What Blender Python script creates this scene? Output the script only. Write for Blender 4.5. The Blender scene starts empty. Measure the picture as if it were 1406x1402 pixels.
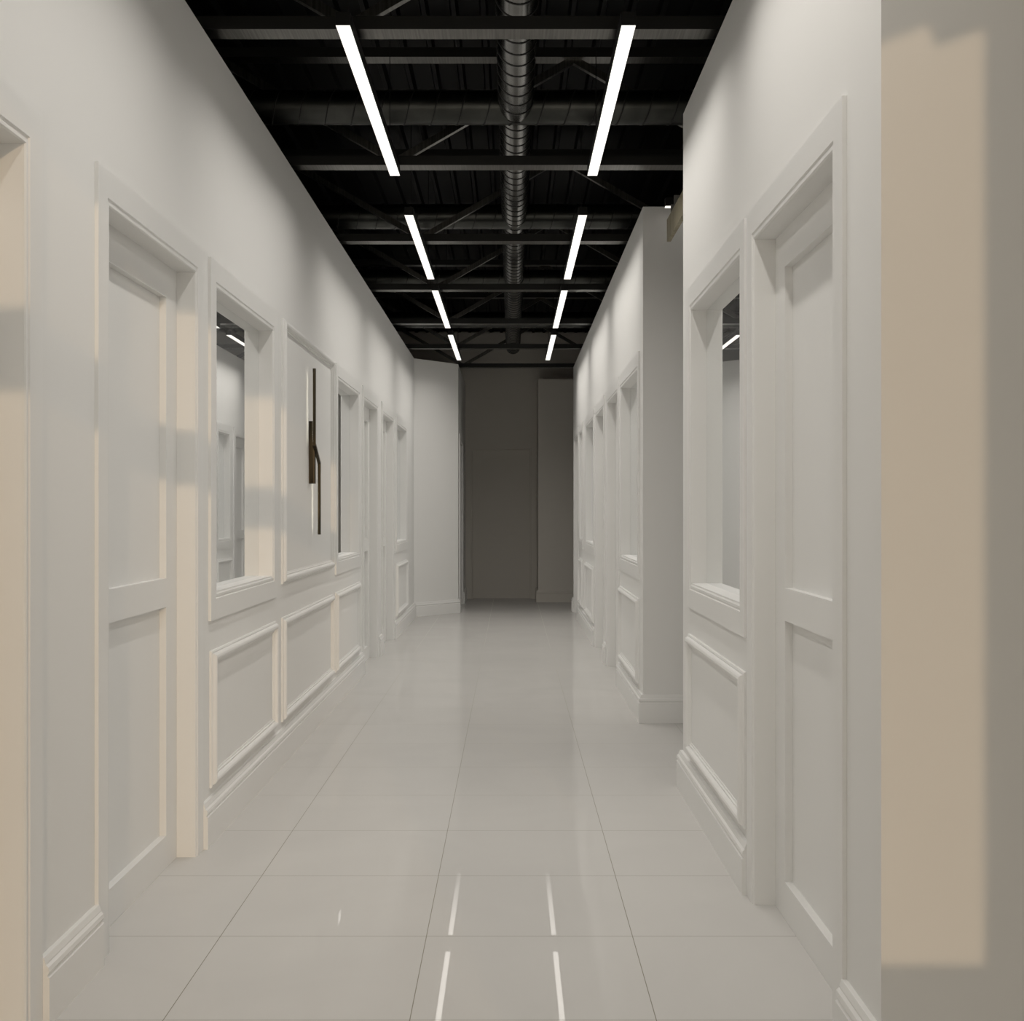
import bpy, bmesh, math
from mathutils import Vector, Matrix

scene = bpy.context.scene
COL = scene.collection
CAM_H = 1.24
XL, XR = -1.136, 0.770          # corridor wall faces
TOP = CAM_H + 1.776             # top of the partition walls
LIGHT_Z = CAM_H + 1.7465

# ------------------------------------------------------------------ materials
def mat(name, color, rough=0.6, metal=0.0, spec=0.5, bump=None, emit=None):
    m = bpy.data.materials.new(name); m.use_nodes = True
    nt = m.node_tree; b = nt.nodes['Principled BSDF']
    b.inputs['Base Color'].default_value = (*color, 1)
    b.inputs['Roughness'].default_value = rough
    b.inputs['Metallic'].default_value = metal
    b.inputs['Specular IOR Level'].default_value = spec
    if emit:
        b.inputs['Emission Color'].default_value = (*emit[0], 1)
        b.inputs['Emission Strength'].default_value = emit[1]
    if bump:
        tc = nt.nodes.new('ShaderNodeTexCoord'); n = nt.nodes.new('ShaderNodeTexNoise')
        n.inputs['Scale'].default_value = bump[0]; n.inputs['Detail'].default_value = 3
        bp = nt.nodes.new('ShaderNodeBump'); bp.inputs['Strength'].default_value = bump[1]
        bp.inputs['Distance'].default_value = bump[2]
        nt.links.new(tc.outputs['Object'], n.inputs['Vector'])
        nt.links.new(n.outputs['Fac'], bp.inputs['Height'])
        nt.links.new(bp.outputs['Normal'], b.inputs['Normal'])
    return m

M_WALL = mat('matte wall paint', (0.79, 0.79, 0.777), 0.65, spec=0.3, bump=(120, 0.04, 0.001))
M_TRIM = mat('satin trim paint', (0.79, 0.79, 0.777), 0.42, spec=0.4)
M_SHADEWALL = mat('shade-darkened wall paint', (0.60, 0.575, 0.53), 0.7, spec=0.2)  # wall paint darkened to stand in for the missing light at the end
M_DECK = mat('black painted roof deck', (0.0025, 0.0025, 0.0025), 0.5, spec=0.06)
M_CHORD_SHADE = mat('shaded chord steel', (0.012, 0.012, 0.011), 0.5, spec=0.25)  # chord steel darkened to paint in its shaded faces
M_FRAME = mat('black fixture', (0.01, 0.01, 0.01), 0.5, spec=0.2)
M_DIFF = mat('lit opal diffuser', (0.8, 0.8, 0.8), 0.5, emit=((0.985, 0.945, 0.875), 1.0))
M_LED = mat('led strip', (0.8, 0.8, 0.8), 0.5, emit=((1.0, 0.93, 0.74), 3.0))

def brushed(name, lo, hi, rough, scale):
    m = mat(name, lo, rough, metal=1.0)
    nt = m.node_tree; b = nt.nodes['Principled BSDF']
    tc = nt.nodes.new('ShaderNodeTexCoord'); mp = nt.nodes.new('ShaderNodeMapping')
    mp.inputs['Scale'].default_value = scale
    n = nt.nodes.new('ShaderNodeTexNoise'); n.inputs['Scale'].default_value = 1.0; n.inputs['Detail'].default_value = 4
    r = nt.nodes.new('ShaderNodeValToRGB')
    r.color_ramp.elements[0].position = 0.35; r.color_ramp.elements[0].color = (*lo, 1)
    r.color_ramp.elements[1].position = 0.65; r.color_ramp.elements[1].color = (*hi, 1)
    nt.links.new(tc.outputs['Object'], mp.inputs['Vector']); nt.links.new(mp.outputs['Vector'], n.inputs['Vector'])
    nt.links.new(n.outputs['Fac'], r.inputs['Fac']); nt.links.new(r.outputs['Color'], b.inputs['Base Color'])
    return m
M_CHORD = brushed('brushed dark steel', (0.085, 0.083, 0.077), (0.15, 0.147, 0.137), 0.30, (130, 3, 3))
M_DUCT = brushed('dark galvanised duct', (0.10, 0.10, 0.095), (0.15, 0.15, 0.142), 0.20, (6, 6, 6))
M_CROSS = brushed('dull galvanised duct', (0.045, 0.047, 0.044), (0.07, 0.072, 0.068), 0.36, (6, 6, 6))
M_SEAM = mat('duct seam', (0.02, 0.02, 0.02), 0.5, metal=0.5)
M_BRONZE = brushed('dark bronze', (0.02, 0.017, 0.012), (0.11, 0.09, 0.06), 0.42, (160, 160, 2))

M_BRACKET = mat('grey bracket steel', (0.16, 0.155, 0.145), 0.5)

def m_glass():
    m = bpy.data.materials.new('reflective tinted glass'); m.use_nodes = True
    nt = m.node_tree; nt.nodes.clear()
    out = nt.nodes.new('ShaderNodeOutputMaterial'); mix = nt.nodes.new('ShaderNodeMixShader')
    d = nt.nodes.new('ShaderNodeBsdfDiffuse'); d.inputs['Color'].default_value = (0.6, 0.61, 0.61, 1)
    g = nt.nodes.new('ShaderNodeBsdfGlossy'); g.inputs['Color'].default_value = (0.98, 0.99, 0.99, 1)
    g.inputs['Roughness'].default_value = 0.0
    f = nt.nodes.new('ShaderNodeFresnel'); f.inputs['IOR'].default_value = 1.5
    mr = nt.nodes.new('ShaderNodeMapRange'); mr.inputs['To Min'].default_value = 0.76; mr.inputs['To Max'].default_value = 1.0
    nt.links.new(f.outputs['Fac'], mr.inputs['Value']); nt.links.new(mr.outputs['Result'], mix.inputs['Fac'])
    nt.links.new(d.outputs['BSDF'], mix.inputs[1]); nt.links.new(g.outputs['BSDF'], mix.inputs[2])
    nt.links.new(mix.outputs['Shader'], out.inputs['Surface'])
    return m
M_GLASS = m_glass()

def m_floor():
    m = mat('polished porcelain tile', (0.60, 0.59, 0.565), 0.04, spec=0.5)
    nt = m.node_tree; b = nt.nodes['Principled BSDF']; N = nt.nodes.new; L = nt.links.new
    tc = N('ShaderNodeTexCoord'); mp = N('ShaderNodeMapping')
    mp.inputs['Location'].default_value = (0.847 + 6.0, -3.039 + 12.0, 0)
    L(tc.outputs['Object'], mp.inputs['Vector'])
    br = N('ShaderNodeTexBrick')
    br.offset = 0.0; br.squash = 1.0
    br.inputs['Scale'].default_value = 1.0
    br.inputs['Mortar Size'].default_value = 0.0013
    br.inputs['Mortar Smooth'].default_value = 0.1
    br.inputs['Brick Width'].default_value = 0.6; br.inputs['Row Height'].default_value = 0.6
    br.inputs['Bias'].default_value = 0.0
    br.inputs['Color1'].default_value = (0, 0, 0, 1); br.inputs['Color2'].default_value = (1, 1, 1, 1)
    br.inputs['Mortar'].default_value = (0.5, 0.5, 0.5, 1)
    L(mp.outputs['Vector'], br.inputs['Vector'])
    # faint veining
    n = N('ShaderNodeTexNoise'); n.inputs['Scale'].default_value = 1.4; n.inputs['Detail'].default_value = 6; n.inputs['Distortion'].default_value = 1.2
    L(tc.outputs['Object'], n.inputs['Vector'])
    r = N('ShaderNodeValToRGB')
    r.color_ramp.elements[0].position = 0.3; r.color_ramp.elements[0].color = (0.60, 0.59, 0.572, 1)
    r.color_ramp.elements[1].position = 0.7; r.color_ramp.elements[1].color = (0.63, 0.62, 0.60, 1)
    L(n.outputs['Fac'], r.inputs['Fac'])
    mx = N('ShaderNodeMix'); mx.data_type = 'RGBA'
    mx.inputs[7].default_value = (0.28, 0.27, 0.22, 1)
    L(br.outputs['Fac'], mx.inputs[0]); L(r.outputs['Color'], mx.inputs[6])
    out = nt.nodes['Material Output']; nt.nodes.remove(b)
    b = N('ShaderNodeBsdfDiffuse'); gl = N('ShaderNodeBsdfGlossy'); ms = N('ShaderNodeMixShader')
    lw = N('ShaderNodeLayerWeight'); lw.inputs['Blend'].default_value = 0.5
    pw = N('ShaderNodeMath'); pw.operation = 'POWER'; pw.inputs[1].default_value = 7.6
    ma = N('ShaderNodeMath'); ma.operation = 'MULTIPLY_ADD'; ma.inputs[1].default_value = 0.8; ma.inputs[2].default_value = 0.006
    L(lw.outputs['Facing'], pw.inputs[0]); L(pw.outputs[0], ma.inputs[0]); L(ma.outputs[0], ms.inputs['Fac'])
    L(b.outputs[0], ms.inputs[1]); L(gl.outputs[0], ms.inputs[2]); L(ms.outputs[0], out.inputs['Surface'])
    L(mx.outputs[2], b.inputs['Color'])
    rr = N('ShaderNodeMapRange'); rr.inputs['To Min'].default_value = 0.01; rr.inputs['To Max'].default_value = 0.6
    L(br.outputs['Fac'], rr.inputs['Value']); L(rr.outputs['Result'], gl.inputs['Roughness'])
    bp = N('ShaderNodeBump'); bp.invert = True; bp.inputs['Strength'].default_value = 0.3; bp.inputs['Distance'].default_value = 0.0008
    L(br.outputs['Fac'], bp.inputs['Height']); L(bp.outputs['Normal'], b.inputs['Normal']); L(bp.outputs['Normal'], gl.inputs['Normal'])
    return m
M_FLOOR = m_floor()

def m_wood():
    m = mat('pale oak', (0.5, 0.45, 0.33), 0.5)
    nt = m.node_tree; b = nt.nodes['Principled BSDF']
    tc = nt.nodes.new('ShaderNodeTexCoord'); mp = nt.nodes.new('ShaderNodeMapping'); mp.inputs['Scale'].default_value = (14, 14, 0.6)
    n = nt.nodes.new('ShaderNodeTexNoise'); n.inputs['Scale'].default_value = 1.5; n.inputs['Detail'].default_value = 4
    r = nt.nodes.new('ShaderNodeValToRGB')
    r.color_ramp.elements[0].position = 0.35; r.color_ramp.elements[0].color = (0.25, 0.22, 0.145, 1)
    r.color_ramp.elements[1].position = 0.65; r.color_ramp.elements[1].color = (0.40, 0.365, 0.26, 1)
    nt.links.new(tc.outputs['Object'], mp.inputs['Vector']); nt.links.new(mp.outputs['Vector'], n.inputs['Vector'])
    nt.links.new(n.outputs['Fac'], r.inputs['Fac']); nt.links.new(r.outputs['Color'], b.inputs['Base Color'])
    return m
M_WOOD = m_wood()

# ------------------------------------------------------------------ mesh helpers
def box(bm, x0, x1, y0, y1, z0, z1):
    v = [bm.verts.new((x, y, z)) for x in (x0, x1) for y in (y0, y1) for z in (z0, z1)]
    for f in ((0,1,3,2), (4,6,7,5), (0,4,5,1), (2,3,7,6), (0,2,6,4), (1,5,7,3)):
        bm.faces.new([v[i] for i in f])

def finish(name, bm, m, parent=None, smooth=False, bevel=0.0):
    bmesh.ops.recalc_face_normals(bm, faces=bm.faces)
    me = bpy.data.meshes.new(name); bm.to_mesh(me); bm.free()
    me.materials.append(m)
    if smooth:
        for p in me.polygons: p.use_smooth = True
    o = bpy.data.objects.new(name, me); COL.objects.link(o)
    if parent:
        o.parent = parent
        o.location = -parent.location     # meshes are written in world coordinates
        if parent.parent: o.location -= parent.parent.location
        o.location = Vector((0, 0, 0)) - world_loc(parent)
    if bevel:
        b = o.modifiers.new('edge', 'BEVEL'); b.width = bevel; b.segments = 2; b.limit_method = 'ANGLE'
    return o

def world_loc(o):
    l = Vector((0, 0, 0))
    while o: l += o.location; o = o.parent
    return l

def empty(name, loc):
    o = bpy.data.objects.new(name, None); COL.objects.link(o); o.location = loc
    o.empty_display_size = 0.1
    return o

def tag(o, label, cat, kind=None, group=None):
    o['label'] = label; o['category'] = cat
    if kind: o['kind'] = kind
    if group: o['group'] = group
    return o

def wall_map(side):
    """(u along corridor, v up, n out of the wall) -> world"""
    if side == 'L': return lambda u, v, n: (XL + n, u, v)
    if side == 'R': return lambda u, v, n: (XR - n, u, v)
    if side == 'FL': return lambda u, v, n: (FLX + n, u, v)
    if side == 'B': return lambda u, v, n: (u, BACKY - n, v)
FLX, BACKY, BLOCKY = -0.645, 17.55, 16.88

def sweep(bm, mp, u0, u1, v0, v1, prof, closed=True):
    """picture-frame sweep of prof [(a inward, n out)] round a rectangle, mitred"""
    rings = []
    for a, n in prof:
        if closed: pts = [(u0+a, v0+a), (u0+a, v1-a), (u1-a, v1-a), (u1-a, v0+a)]
        else: pts = [(u0+a, v0), (u0+a, v1-a), (u1-a, v1-a), (u1-a, v0)]
        rings.append([bm.verts.new(mp(u, v, n)) for u, v in pts])
    k = 4 if closed else 3
    for r0, r1 in zip(rings, rings[1:] + rings[:1]):
        for i in range(k):
            j = (i + 1) % 4
            bm.faces.new((r0[i], r0[j], r1[j], r1[i]))
    if not closed:
        bm.faces.new([r[0] for r in rings]); bm.faces.new([r[3] for r in rings])

def mbox(bm, mp, u0, u1, v0, v1, n0, n1):
    a = mp(u0, v0, n0); b = mp(u1, v1, n1)
    box(bm, min(a[0], b[0]), max(a[0], b[0]), min(a[1], b[1]), max(a[1], b[1]), min(a[2], b[2]), max(a[2], b[2]))

CASING = [(0, -0.002), (0, 0.011), (0.079, 0.011), (0.0815, 0.0065), (0.085, 0.006), (0.088, 0.0085),
          (0.096, 0.0085), (0.0995, 0.005), (0.0995, -0.002)]
MOULD = [(0, -0.002), (0, 0.008), (0.005, 0.011), (0.010, 0.011), (0.013, 0.018), (0.018, 0.0235), (0.025, 0.0255),
         (0.032, 0.0235), (0.037, 0.0175), (0.039, 0.010), (0.046, 0.010), (0.048, 0.005), (0.054, 0.004), (0.054, -0.002)]
BASE = [(-0.002, 0.0), (0.027, 0.0), (0.027, 0.116), (0.022, 0.119), (0.022, 0.124), (0.0265, 0.130), (0.0245, 0.141),
        (0.018, 0.147), (0.018, 0.151), (0.013, 0.165), (-0.002, 0.165)]

REC = 0.060   # depth of the reveals
OPEN_TOP = CAM_H + 0.857
CAS_TOP = OPEN_TOP + 0.095
WIN_BOT = CAM_H - 0.318
WIN_APR = CAM_H - 0.415

def wall_run(name, mp, u0, u1, openings, thick=0.14, top=TOP, m=None):
    bm = bmesh.new(); cur = u0
    for a, b, lo, hi in sorted(openings):
        if a > cur: mbox(bm, mp, cur, a, 0, top, -thick, 0)
        if lo > 0: mbox(bm, mp, a, b, 0, lo, -thick, 0)
        mbox(bm, mp, a, b, hi, top, -thick, 0)
        cur = b
    if u1 > cur: mbox(bm, mp, cur, u1, 0, top, -thick, 0)
    bmesh.ops.remove_doubles(bm, verts=bm.verts, dist=1e-5)
    return finish(name, bm, m or M_WALL)

NUM = {'door': 0, 'window': 0, 'trim': 0}
def nxt(k):
    NUM[k] += 1; return '%s_%d' % (k, NUM[k])

def door(mp, u0, u1, label, mt=None, leaf_stile=0.135, top=None):
    """u0..u1 = outer edges of the casing"""
    mt = mt or M_TRIM
    t = empty(nxt('door'), mp((u0 + u1) / 2, 0, 0)); tag(t, label, 'door', 'structure')
    bm = bmesh.new(); sweep(bm, mp, u0, u1, 0.0, CAS_TOP, CASING, closed=False)
    finish('casing', bm, mt, t)
    a, b = u0 + 0.1, u1 - 0.1; hi = CAS_TOP - 0.1
    # frame of the leaf
    f0, f1 = -REC - 0.034, -REC
    bm = bmesh.new()
    zt, z1, z2, zb = CAM_H + 0.740, CAM_H - 0.235, CAM_H - 0.335, 0.112
    mbox(bm, mp, a, a + leaf_stile, 0.0005, hi, f0, f1); mbox(bm, mp, b - leaf_stile, b, 0.0005, hi, f0, f1)
    for lo, up in ((zt, hi), (z2, z1), (0.0005, zb)):
        mbox(bm, mp, a + leaf_stile, b - leaf_stile, lo, up, f0, f1)
    bmesh.ops.remove_doubles(bm, verts=bm.verts, dist=1e-5)
    leaf = finish('leaf', bm, mt, t)
    for lo, up in ((z1, zt), (zb, z2)):
        bm = bmesh.new()
        mbox(bm, mp, a + leaf_stile - .004, b - leaf_stile + .004, lo - .004, up + .004, f0 + 0.002, f1 - 0.024)
        finish('panel', bm, mt, leaf)
    return t, (a, b, 0.0, hi)

def window(mp, u0, u1, label):
    t = empty(nxt('window'), mp((u0 + u1) / 2, WIN_BOT, 0)); tag(t, label, 'window', 'structure')
    bm = bmesh.new(); sweep(bm, mp, u0, u1, WIN_APR, CAS_TOP, CASING)
    finish('casing', bm, M_TRIM, t)
    a, b = u0 + 0.1, u1 - 0.1; lo, hi = WIN_APR + 0.1, CAS_TOP - 0.1
    bm = bmesh.new(); mbox(bm, mp, a + .0005, b - .0005, lo, lo + 0.006, -REC, 0.002); finish('sill', bm, M_TRIM, t)
    bm = bmesh.new(); mbox(bm, mp, a + .0005, b - .0005, lo, hi - .0005, -REC - 0.012, -REC); finish('glass', bm, M_GLASS, t)
    return t, (a, b, lo, hi)

def panel(mp, u0, u1, v0, v1, label):
    bm = bmesh.new(); sweep(bm, mp, u0, u1, v0, v1, MOULD)
    return tag(finish(nxt('trim'), bm, M_TRIM), label, 'panel moulding', 'structure')

def base_run(bm, pts):
    """baseboard along a polyline [(x, y)], room on the left-hand side of travel; mitred"""
    n = len(pts); P = [Vector(p) for p in pts]; rings = []
    for i in range(n):
        d0 = (P[i] - P[i-1]).normalized() if i else (P[1] - P[0]).normalized()
        d1 = (P[i+1] - P[i]).normalized() if i < n - 1 else d0
        n0 = Vector((-d0.y, d0.x)); n1 = Vector((-d1.y, d1.x))
        b = (n0 + n1).normalized(); k = 1.0 / max(0.2, b.dot(n0))
        rings.append([bm.verts.new((P[i].x + b.x*k*o, P[i].y + b.y*k*o, z)) for o, z in BASE])
    for r0, r1 in zip(rings, rings[1:]):
        for i in range(len(BASE)):
            j = (i + 1) % len(BASE)
            bm.faces.new((r0[i], r0[j], r1[j], r1[i]))
    bm.faces.new(rings[0]); bm.faces.new(rings[-1])

# ------------------------------------------------------------------ the shell
REAR = -2.5
bm = bmesh.new(); box(bm, -2.6, 2.6, REAR - 0.3, 17.8, -0.1, 0)
tag(finish('floor', bm, M_FLOOR), 'polished pale grey square floor tiles running down the corridor', 'floor', 'structure')

# corrugated roof deck, ribs along the corridor
bm = bmesh.new(); DZ = CAM_H + 2.50; p = 0.15; x = -2.7; prof = []
while x < 2.7:
    prof += [(x, DZ), (x + 0.022, DZ), (x + 0.034, DZ + 0.038), (x + 0.138, DZ + 0.038)]; x += p
lo = [[bm.verts.new((px, y, pz)) for px, pz in prof] for y in (REAR - 0.3, 17.8)]
hi = [[bm.verts.new((px, y, DZ + 0.08)) for px in (prof[0][0], prof[-1][0])] for y in (REAR - 0.3, 17.8)]
for i in range(len(prof) - 1): bm.faces.new((lo[0][i], lo[0][i+1], lo[1][i+1], lo[1][i]))
bm.faces.new((hi[0][0], hi[0][1], hi[1][1], hi[1][0]))
bm.faces.new((lo[0][0], lo[1][0], hi[1][0], hi[0][0])); bm.faces.new((lo[0][-1], lo[1][-1], hi[1][1], hi[0][1]))
tag(finish('ceiling', bm, M_DECK), 'black corrugated metal roof deck above the trusses', 'ceiling', 'structure')

mpL, mpR, mpF, mpB = wall_map('L'), wall_map('R'), wall_map('FL'), wall_map('B')
opL, opR1, opR2 = [], [], []
# left wall
for u0, u1, lb in ((1.84, 3.00, 'panelled grey door nearest the camera on the left wall, cut by the frame'),
                   (3.405, 4.565, 'panelled grey door left of the first left window'),
                   (9.48, 10.64, 'narrow looking door just beyond the second left window'),
                   (10.90, 12.06, 'farthest door on the left wall, just before the last left window')):
    _, o = door(mpL, u0, u1, lb); opL.append(o)
for u0, u1, lb in ((4.683, 6.015, 'nearest left wall window with reflective glass and white casing'),
                   (8.04, 9.36, 'left wall window just beyond the wall sconce'),
                   (12.24, 13.56, 'farthest left wall window before the angled wall')):
    _, o = window(mpL, u0, u1, lb); opL.append(o)
tag(wall_run('wall_left', mpL, REAR, 14.58, opL), 'long light grey left corridor wall', 'wall', 'structure')

# right wall, near length
_, o = door(mpR, 2.865, 4.025, 'panelled grey door nearest the camera on the right wall'); opR1.append(o)
_, o = window(mpR, 4.07, 5.41, 'nearest right wall window with reflective glass and white casing'); opR1.append(o)
tag(wall_run('wall_right_near', mpR, 2.60, 5.596, opR1), 'near length of the right wall ending at the side passage', 'wall', 'structure')
# right wall, far length
for u0, u1, lb in ((8.87, 10.03, 'right wall door just beyond the second right window'),
                   (10.25, 11.41, 'right wall door before the third right window'),
                   (14.20, 15.27, 'last opening at the far end of the right wall')):
    _, o = door(mpR, u0, u1, lb); opR2.append(o)
for u0, u1, lb in ((7.46, 8.82, 'right wall window just beyond the side passage corner'),
                   (11.53, 12.87, 'third right wall window, seen very foreshortened'),
                   (13.36, 14.10, 'narrow last window at the far end of the right wall')):
    _, o = window(mpR, u0, u1, lb); opR2.append(o)
tag(wall_run('wall_right_far', mpR, 7.30, 15.5, opR2), 'far length of the right wall beyond the side passage', 'wall', 'structure')

bm = bmesh.new(); box(bm, XR + 0.14, 2.6, 2.60, 2.74, 0, TOP)
tag(finish('wall_right_front', bm, M_WALL), 'wall at right edge facing the camera with warm sunlight', 'wall', 'structure')
bm = bmesh.new(); box(bm, XR + 0.14, 2.6, 5.456, 5.596, 0, TOP)
finish('wall_passage_near', bm, M_WALL); tag(bpy.data.objects['wall_passage_near'], 'near side wall of the right side passage', 'wall', 'structure')
bm = bmesh.new(); box(bm, XR + 0.14, 2.6, 7.30, 7.44, 0, TOP)
finish('wall_passage_far', bm, M_WALL); tag(bpy.data.objects['wall_passage_far'], 'grey side passage wall facing the camera behind the oak beam', 'wall', 'structure')
# angled wall on the left near the end
bm = bmesh.new()
P = [(XL, 14.58), (FLX, 15.15), (FLX - 0.14, 15.25), (XL - 0.14, 14.72)]
lo_ = [bm.verts.new((x, y, 0)) for x, y in P]; hi_ = [bm.verts.new((x, y, TOP)) for x, y in P]
for i in range(4): bm.faces.new((lo_[i], lo_[(i+1) % 4], hi_[(i+1) % 4], hi_[i]))
bm.faces.new(lo_); bm.faces.new(hi_)
tag(finish('wall_angled', bm, M_WALL), 'angled wall at the far end of the left side', 'wall', 'structure')
_, o = door(mpF, 15.46, 16.62, 'door seen edge on at the end of the angled wall')
tag(wall_run('wall_end_left', mpF, 15.15, BACKY, [o]), 'dark left wall of the end bay', 'wall', 'structure')
# end wall with its big door, and the block beside it
_, o = door(mpB, -0.643, 0.362, 'shade-toned panelled door filling the end wall', M_SHADEWALL, 0.11)
bmw = wall_run('wall_back', mpB, -2.6, 2.6, [o], top=DZ, m=M_SHADEWALL)
tag(bmw, 'shade-toned end wall of the corridor above and around its door', 'wall', 'structure')
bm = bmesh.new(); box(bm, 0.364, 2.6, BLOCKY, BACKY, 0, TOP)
tag(finish('wall_end_block', bm, M_SHADEWALL), 'shade-toned wall block right of the end door', 'wall', 'structure')
# unseen outer shell, added to keep sky light off the roof deck
for nm, x0, x1, lb in (('wall_outer_left', -2.75, -2.6, 'unseen outer wall added on the left to block sky light'),
                       ('wall_outer_right', 2.6, 2.75, 'unseen outer wall added on the right to block sky light')):
    bm = bmesh.new(); box(bm, x0, x1, REAR - 0.3, 17.8, 0, DZ + 0.08)
    tag(finish(nm, bm, M_SHADEWALL), lb, 'wall', 'structure')
bm = bmesh.new(); box(bm, -2.75, 2.75, BACKY + 0.14, BACKY + 0.28, 0, DZ + 0.08)
tag(finish('wall_outer_end', bm, M_SHADEWALL), 'unseen wall added behind the end door to stop light leaking', 'wall', 'structure')  # added so no sky light shows through the gap under the leaf
# unseen wall behind the camera, opening shaped to cast the low sun patches
bm = bmesh.new()
y0, y1 = REAR - 0.12, REAR
def slab(poly):
    a = [bm.verts.new((x, y0, z)) for x, z in poly]; b = [bm.verts.new((x, y1, z)) for x, z in poly]
    n = len(poly)
    for i in range(n): bm.faces.new((a[i], a[(i+1) % n], b[(i+1) % n], b[i]))
    bm.faces.new(a); bm.faces.new(b[::-1])
slab([(-2.6, 0), (-1.05, 0), (-1.05, DZ), (-2.6, DZ)])
slab([(1.977, 0), (2.6, 0), (2.6, DZ), (1.977, DZ)])
slab([(-1.05, 2.798), (1.55, 2.798), (1.739, 2.831), (1.860, 2.877), (1.876, 2.831), (1.977, 2.869), (1.977, DZ), (-1.05, DZ)])
slab([(-1.05, 2.18), (0.95, 2.18), (0.95, 2.36), (-1.05, 2.36)])
slab([(1.05, 0), (1.70, 0), (1.70, 2.798), (1.05, 2.798)])  # blocker that keeps the sun off the far left doors
slab([(1.70, 0), (1.977, 0), (1.977, 0.906), (1.70, 0.906)])
tag(finish('wall_behind', bm, M_WALL), 'unseen wall behind the camera, opening cut to shape the sunlight', 'wall', 'structure')

# baseboards
bm = bmesh.new()
cur = REAR
def runs(segs, u0, u1):
    out = []; c = u0
    for a, b in sorted(segs):
        out.append((c, a)); c = b
    out.append((c, u1)); return [s for s in out if s[1] - s[0] > 0.01]
dl = [(1.84, 3.0), (3.405, 4.565), (9.48, 10.64), (10.90, 12.06)]
segs = runs(dl, REAR, 14.58)
for a, b in segs[:-1]: base_run(bm, [(XL, b), (XL, a)])
base_run(bm, [(FLX, 15.46), (FLX, 15.15), (XL, 14.58), (XL, segs[-1][0])])
base_run(bm, [(FLX, BACKY), (FLX, 16.62)])
tag(finish('baseboard_left', bm, M_TRIM), 'stepped baseboard along the foot of the left wall', 'baseboard', 'structure')
bm = bmesh.new()
base_run(bm, [(2.6, 2.6), (XR, 2.6), (XR, 2.865)][::1])
base_run(bm, [(XR, 4.025), (XR, 5.596), (2.6, 5.596)])
base_run(bm, [(2.6, 7.30), (XR, 7.30), (XR, 8.87)])
base_run(bm, [(XR, 10.03), (XR, 10.25)]); base_run(bm, [(XR, 11.41), (XR, 14.20)])
base_run(bm, [(XR, 15.27), (XR, 15.5), (1.2, 15.5)])
ob = finish('baseboard_right', bm, M_TRIM); tag(ob, 'stepped baseboard along the foot of the right wall', 'baseboard', 'structure')
bm = bmesh.new(); base_run(bm, [(2.6, BLOCKY), (0.364, BLOCKY), (0.364, BACKY)])
tag(finish('baseboard_end', bm, M_SHADEWALL), 'shade-toned baseboard round the block beside the end door', 'baseboard', 'structure')

# panel mouldings
LT, LB = CAM_H - 0.530, CAM_H - 1.045
panel(mpL, 4.70, 5.99, LB, LT, 'raised panel moulding under the nearest left window')
panel(mpL, 6.165, 7.91, CAM_H - 0.364, CAS_TOP, 'tall raised moulding frame around the wall sconce')
panel(mpL, 6.165, 7.91, LB, LT, 'raised moulding frame below the wall sconce panel')
panel(mpL, 8.05, 9.30, LB, LT, 'raised moulding frame under the second left window')
panel(mpL, 12.28, 13.55, LB, LT, 'raised moulding frame under the farthest left window')
panel(mpR, 4.09, 5.38, LB, LT, 'raised moulding frame under the nearest right window')
panel(mpR, 7.49, 8.79, LB, LT, 'raised moulding frame under the window beyond the side passage')
panel(mpR, 11.56, 12.84, LB, LT, 'raised moulding frame under the third right window')
panel(mpR, 13.38, 14.08, LB, LT, 'narrow moulding frame under the last right window')

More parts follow.
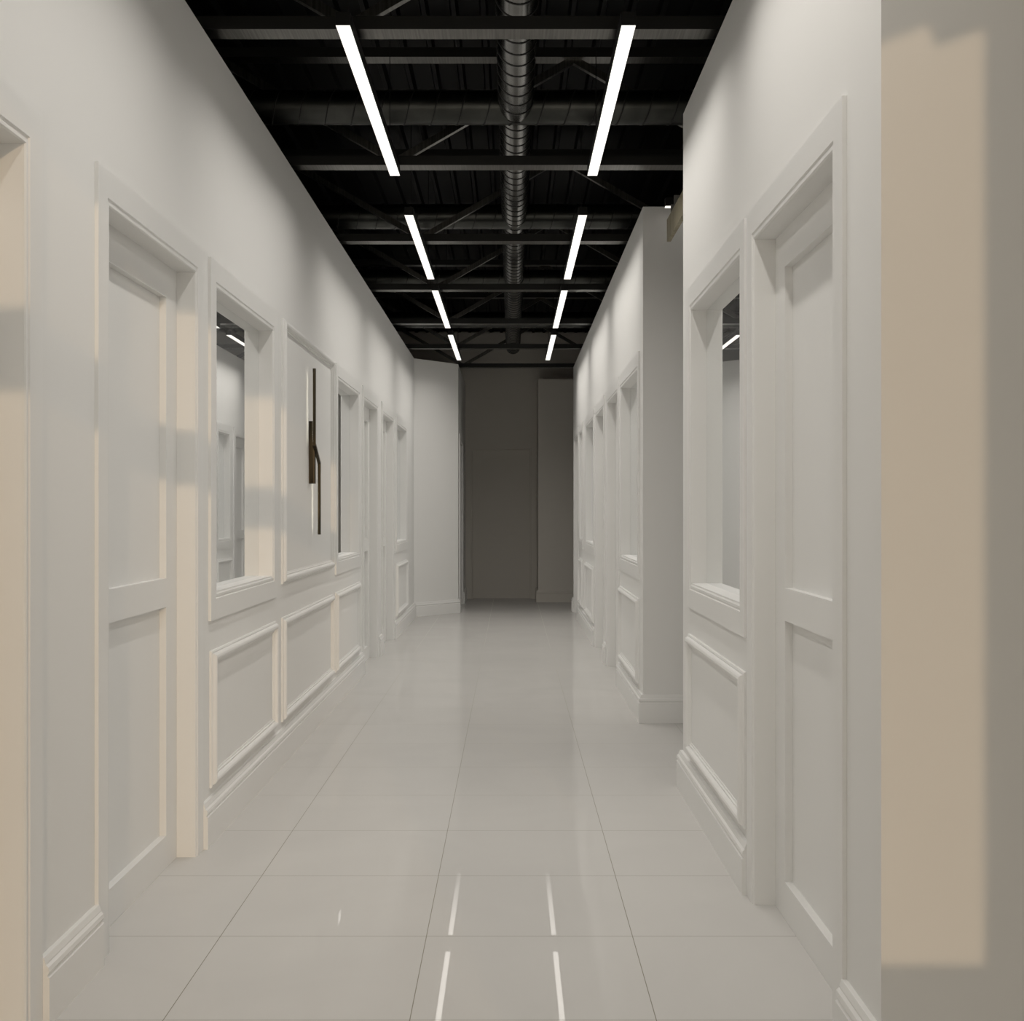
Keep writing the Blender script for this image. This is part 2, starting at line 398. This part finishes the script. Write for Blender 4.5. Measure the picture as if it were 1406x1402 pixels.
# ------------------------------------------------------------------ trusses
HC = CAM_H + 1.82; HT = CAM_H + 2.39
def make_truss():
    t = empty('roof_truss', (0, 0, HC))
    def channel(name, z, w, h, m):
        bm = bmesh.new(); pr = [(0, 0), (w, 0), (w, h), (w - .008, h), (w - .008, .008), (.008, .008), (.008, h), (0, h)]
        A = [bm.verts.new((-2.6, y, z + q)) for y, q in pr]; B = [bm.verts.new((2.6, y, z + q)) for y, q in pr]
        for i in range(8): bm.faces.new((A[i], A[(i+1) % 8], B[(i+1) % 8], B[i]))
        bm.faces.new(A); bm.faces.new(B)
        o = finish(name, bm, m, t); o.data.materials.append(M_CHORD_SHADE)
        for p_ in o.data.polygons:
            if p_.normal.z > -0.5: p_.material_index = 1     # shade painted on all faces but the lit underside
        return o
    channel('bottom_chord', HC, 0.102, 0.05, M_CHORD)
    bm = bmesh.new(); pr = 0
    box(bm, -2.6, 2.6, 0.0, 0.10, HT, HT + 0.008); box(bm, -2.6, 2.6, 0.0, 0.008, HT + .008, HT + 0.05); box(bm, -2.6, 2.6, 0.092, 0.10, HT + .008, HT + 0.05)
    o = finish('top_chord', bm, M_CHORD, t); o.data.materials.append(M_CHORD_SHADE)
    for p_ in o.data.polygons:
        if p_.normal.z > -0.5: p_.material_index = 1  # top chord gets the same painted shade, underside left lighter
    xs = [(-2.49, 0), (-1.55, 1), (-0.61, 0), (0.33, 1), (1.27, 0), (2.21, 1)]
    for (xa, ta), (xb, tb) in zip(xs, xs[1:]):
        za = HT if ta else HC + 0.03; zb_ = HT if tb else HC + 0.03
        bm = bmesh.new(); d = Vector((xb - xa, 0, zb_ - za)).normalized(); n = Vector((-d.z, 0, d.x))
        for (s0, s1, q0, q1) in ((-0.019, 0.019, 0.030, 0.036), (-0.019, -0.013, 0.036, 0.066)):   # an angle section
            vs = []
            for px, pz in ((xa, za), (xb, zb_)):
                for s, q in ((s0, q0), (s1, q0), (s1, q1), (s0, q1)):
                    vs.append(bm.verts.new((px + n.x*s, q, pz + n.z*s)))
            for f in ((0,1,2,3), (7,6,5,4), (0,4,5,1), (1,5,6,2), (2,6,7,3), (3,7,4,0)): bm.faces.new([vs[i] for i in f])
        finish('brace', bm, M_CHORD, t)
    # steel posts that carry the truss ends beside the hall walls
    return t
def dup(o, parent=None):
    c = o.copy(); COL.objects.link(c)
    if parent: c.parent = parent
    for ch in o.children: dup(ch, c)
    return c
ordinal = ['first and nearest black roof truss at the top of the picture',
           'second black roof truss from the camera, below the first full cross duct',
           'third black roof truss from the camera, near the start of the second light strips',
           'fourth black roof truss from the camera, between second and third light strips',
           'fifth black roof truss from the camera, crossing the far ends of third light strips',
           'sixth black roof truss from the camera, crossing the fourth light strips',
           'last black roof truss, just above the end wall']
tr0 = make_truss(); trusses = [tr0] + [dup(tr0) for _ in range(6)]
for k, t in enumerate(trusses):
    t.location = (0, 4.722 + 1.858 * k, HC); tag(t, ordinal[k], 'roof truss', 'thing', 'steel roof trusses')

# ------------------------------------------------------------------ ducts
def duct(name, p0, p1, R, pitch, m, root, phase=0.0):
    p0 = Vector(p0); p1 = Vector(p1); L = (p1 - p0).length; d = (p1 - p0).normalized()
    up = Vector((0, 0, 1)); s = d.cross(up)
    S = 40
    def P(l, a, r): return p0 + d * l + (s * math.cos(a) + up * math.sin(a)) * r
    bm = bmesh.new(); rings = []
    nl = max(2, int(L / 0.4))
    for i in range(nl + 1):
        rings.append([bm.verts.new(P(L * i / nl, 2*math.pi*j/S, R)) for j in range(S)])
    for a, b in zip(rings, rings[1:]):
        for j in range(S): bm.faces.new((a[j], a[(j+1) % S], b[(j+1) % S], b[j]))
    bm.faces.new(rings[0]); bm.faces.new(rings[-1])
    o = finish(name, bm, m, root)
    for pl in o.data.polygons:
        if len(pl.vertices) == 4: pl.use_smooth = True
    # the spiral lock seam
    bm = bmesh.new(); n = int(L / pitch * 28); prev = None
    w = 0.0045
    for i in range(n + 1):
        l = L * i / n; a = 2 * math.pi * (l / pitch) + phase
        ring = [bm.verts.new(P(min(max(l + q, 0), L), a, R + h)) for q, h in ((-w, -0.001), (-w * .6, 0.0035), (w * .6, 0.0035), (w, -0.001))]
        if prev:
            for j in range(3): bm.faces.new((prev[j], prev[j+1], ring[j+1], ring[j]))
        prev = ring
    finish('spiral_seam', bm, M_SEAM, o)
    return o
DH = CAM_H + 2.052; R = 0.086
duct_root = empty('air_duct', (0.022, 3.4, DH - R))
duct('main_duct', (0.022, 3.4, DH), (0.022, 15.72, DH), R, 0.135, M_DUCT, duct_root)
for y in (6.36, 8.72, 11.10, 13.45):
    duct('branch_duct', (-2.4, y, DH), (2.4, y, DH), R, 0.135, M_CROSS, duct_root)
tag(duct_root, 'glossy spiral duct down the corridor centre with four dull cross branches', 'air duct', 'thing')

# ------------------------------------------------------------------ strip lights
def area(name, loc, sx, sy, power, parent, spread=147):
    l = bpy.data.lights.new(name, 'AREA'); l.shape = 'RECTANGLE'; l.size = sx; l.size_y = sy
    l.energy = power; l.color = (1.0, 0.95, 0.885); l.spread = math.radians(spread)
    o = bpy.data.objects.new(name, l); COL.objects.link(o); o.parent = parent
    o.location = Vector(loc) - parent.location
    return o
def strip(xc, y0, y1, label, w=0.051, along='y', group=None, m=None, power=9.1, hang=True):
    if along == 'y': X0, X1, Y0, Y1 = xc - w/2, xc + w/2, y0, y1
    else: X0, X1, Y0, Y1 = y0, y1, xc - w/2, xc + w/2
    cx, cy = (X0 + X1) / 2, (Y0 + Y1) / 2
    t = empty('light_strip', (cx, cy, LIGHT_Z))
    bm = bmesh.new(); e = 0.0015
    box(bm, X0 - e, X1 + e, Y0 - e, Y1 + e, LIGHT_Z + 0.001, LIGHT_Z + 0.05)
    finish('housing', bm, M_FRAME, t, bevel=0.001)
    bm = bmesh.new(); box(bm, X0, X1, Y0, Y1, LIGHT_Z, LIGHT_Z + 0.001); finish('diffuser', bm, M_DIFF, t)
    if power: area('strip_lamp', (cx, cy, LIGHT_Z - 0.001), X1 - X0 - .004, Y1 - Y0 - .004, power * ((y1 - y0) / 2.05), t)
    if hang:
        for q in (0.08, 0.86):
            hx, hy = (cx, Y0 + q*(Y1-Y0)) if along == 'y' else (X0 + q*(X1-X0), cy)
            bm = bmesh.new()
            for i in range(1):
                bmesh.ops.create_cone(bm, cap_ends=True, segments=8, radius1=0.002, radius2=0.002, depth=DZ - LIGHT_Z - 0.05,
                                      matrix=Matrix.Translation((hx, hy, (DZ + LIGHT_Z + 0.05) / 2)))
            finish('hanger_wire', bm, M_FRAME, t)
    return tag(t, label, 'light', 'thing', group)
NY = [(1.97, 4.02), (4.498, 6.518), (7.388, 9.433), (9.917, 11.966), (12.433, 14.52)]
wn = ['light strip overhead just out of frame', 'nearest and longest white light strip', 'second white light strip from the camera',
      'third white light strip from the camera', 'farthest and shortest white light strip']
for (a, b), w_ in zip(NY, wn):
    strip(-0.6065, a, b, w_ + ' in the left row', group='left row of light strips')
    strip(0.4227, a, b, w_ + ' in the right row', group='right row of light strips')
strip(7.19, 0.885, 2.3, 'short end of a light strip above the oak beam in the side passage', along='x', power=0)

# ------------------------------------------------------------------ wall sconce
t = empty('wall_sconce', (XL, 7.03, CAM_H))
bm = bmesh.new(); box(bm, XL, XL + 0.034, 7.008, 7.045, CAM_H + 0.151, CAM_H + 0.502); finish('mounting_box', bm, M_BRONZE, t, bevel=0.002)
SX0, SX1 = XL + 0.031, XL + 0.047
def bar(y, z0, z1):
    bm = bmesh.new(); box(bm, SX0, SX1, y - 0.009, y + 0.009, CAM_H + z0, CAM_H + z1); b = finish('light_bar', bm, M_BRONZE, t, bevel=0.0015)
    bm = bmesh.new(); box(bm, SX0 - 0.0005, SX0 - 0.0002, y - 0.005, y + 0.005, CAM_H + z0 + .02, CAM_H + z1 - .02); finish('led_strip', bm, M_LED, b)
bar(6.958, 0.361, 0.791); bar(7.136, -0.137, 0.279)
bm = bmesh.new()
a = Vector((0, 6.958, CAM_H + 0.370)); b = Vector((0, 7.136, CAM_H + 0.270)); d = (b - a).normalized(); n = Vector((0, -d.z, d.y)) * 0.008
vs = [bm.verts.new((x, q.y, q.z)) for x in (SX0, SX1) for q in (a + n, a - n, b - n, b + n)]
for f in ((0,1,2,3), (7,6,5,4), (0,4,5,1), (1,5,6,2), (2,6,7,3), (3,7,4,0)): bm.faces.new([vs[i] for i in f])
finish('link_bar', bm, M_BRONZE, t)
bm = bmesh.new(); box(bm, XL + .030, SX0 + .004, 6.950, 7.02, CAM_H + 0.366, CAM_H + 0.382)
finish('arm', bm, M_BRONZE, t)
tag(t, 'dark bronze wall sconce of offset vertical bars inside the left wall panel', 'wall lamp', 'thing')

# ------------------------------------------------------------------ oak beam in the side passage
t = empty('oak_beam', (0.875, 6.3, CAM_H + 1.495))
bm = bmesh.new()
y = 5.597
while y < 6.94:
    e = min(y + 0.12, 6.95); box(bm, 0.865, 0.887, y, e - 0.002, CAM_H + 1.495, CAM_H + 1.617); y += 0.12
finish('board', bm, M_WOOD, t, bevel=0.001)
for yy, z1, xx in ((6.82, 1.672, 0.905), (6.69, 1.69, 1.15)):
    bm = bmesh.new(); box(bm, 0.872, xx, yy, yy + 0.012, CAM_H + 1.60, CAM_H + z1); finish('bracket', bm, M_BRACKET, t)
tag(t, 'pale oak beam fixed high in the side passage opening on the right', 'beam', 'thing')

# ------------------------------------------------------------------ sun, sky, camera
s = bpy.data.lights.new('low_sun', 'SUN'); s.energy = 0.60; s.angle = math.radians(0.35); s.color = (1.0, 0.72, 0.45)
so = bpy.data.objects.new('low_sun', s); COL.objects.link(so); so.location = (1, -6, 3)
so.rotation_euler = Vector((-0.19, 1.0, -0.12)).to_track_quat('-Z', 'Y').to_euler()

w = bpy.data.worlds.new('sky'); scene.world = w; w.use_nodes = True
bg = w.node_tree.nodes['Background']; bg.inputs['Color'].default_value = (1.0, 0.90, 0.76, 1); bg.inputs['Strength'].default_value = 2.4

cam = bpy.data.cameras.new('camera'); co = bpy.data.objects.new('camera', cam); COL.objects.link(co)
co.location = (0, 0, CAM_H); co.rotation_euler = (math.pi / 2, 0, 0)
cam.sensor_width = 36; cam.lens = 36 * 1715 / 1406; cam.shift_x = 1.0 / 1406; cam.clip_start = 0.02
scene.camera = co

scene.view_settings.view_transform = 'Standard'; scene.view_settings.look = 'None'
scene.view_settings.gamma = 1; scene.view_settings.use_curve_mapping = False
scene.view_settings.exposure = 0.0
try: scene.cycles.use_denoising = True
except Exception: pass
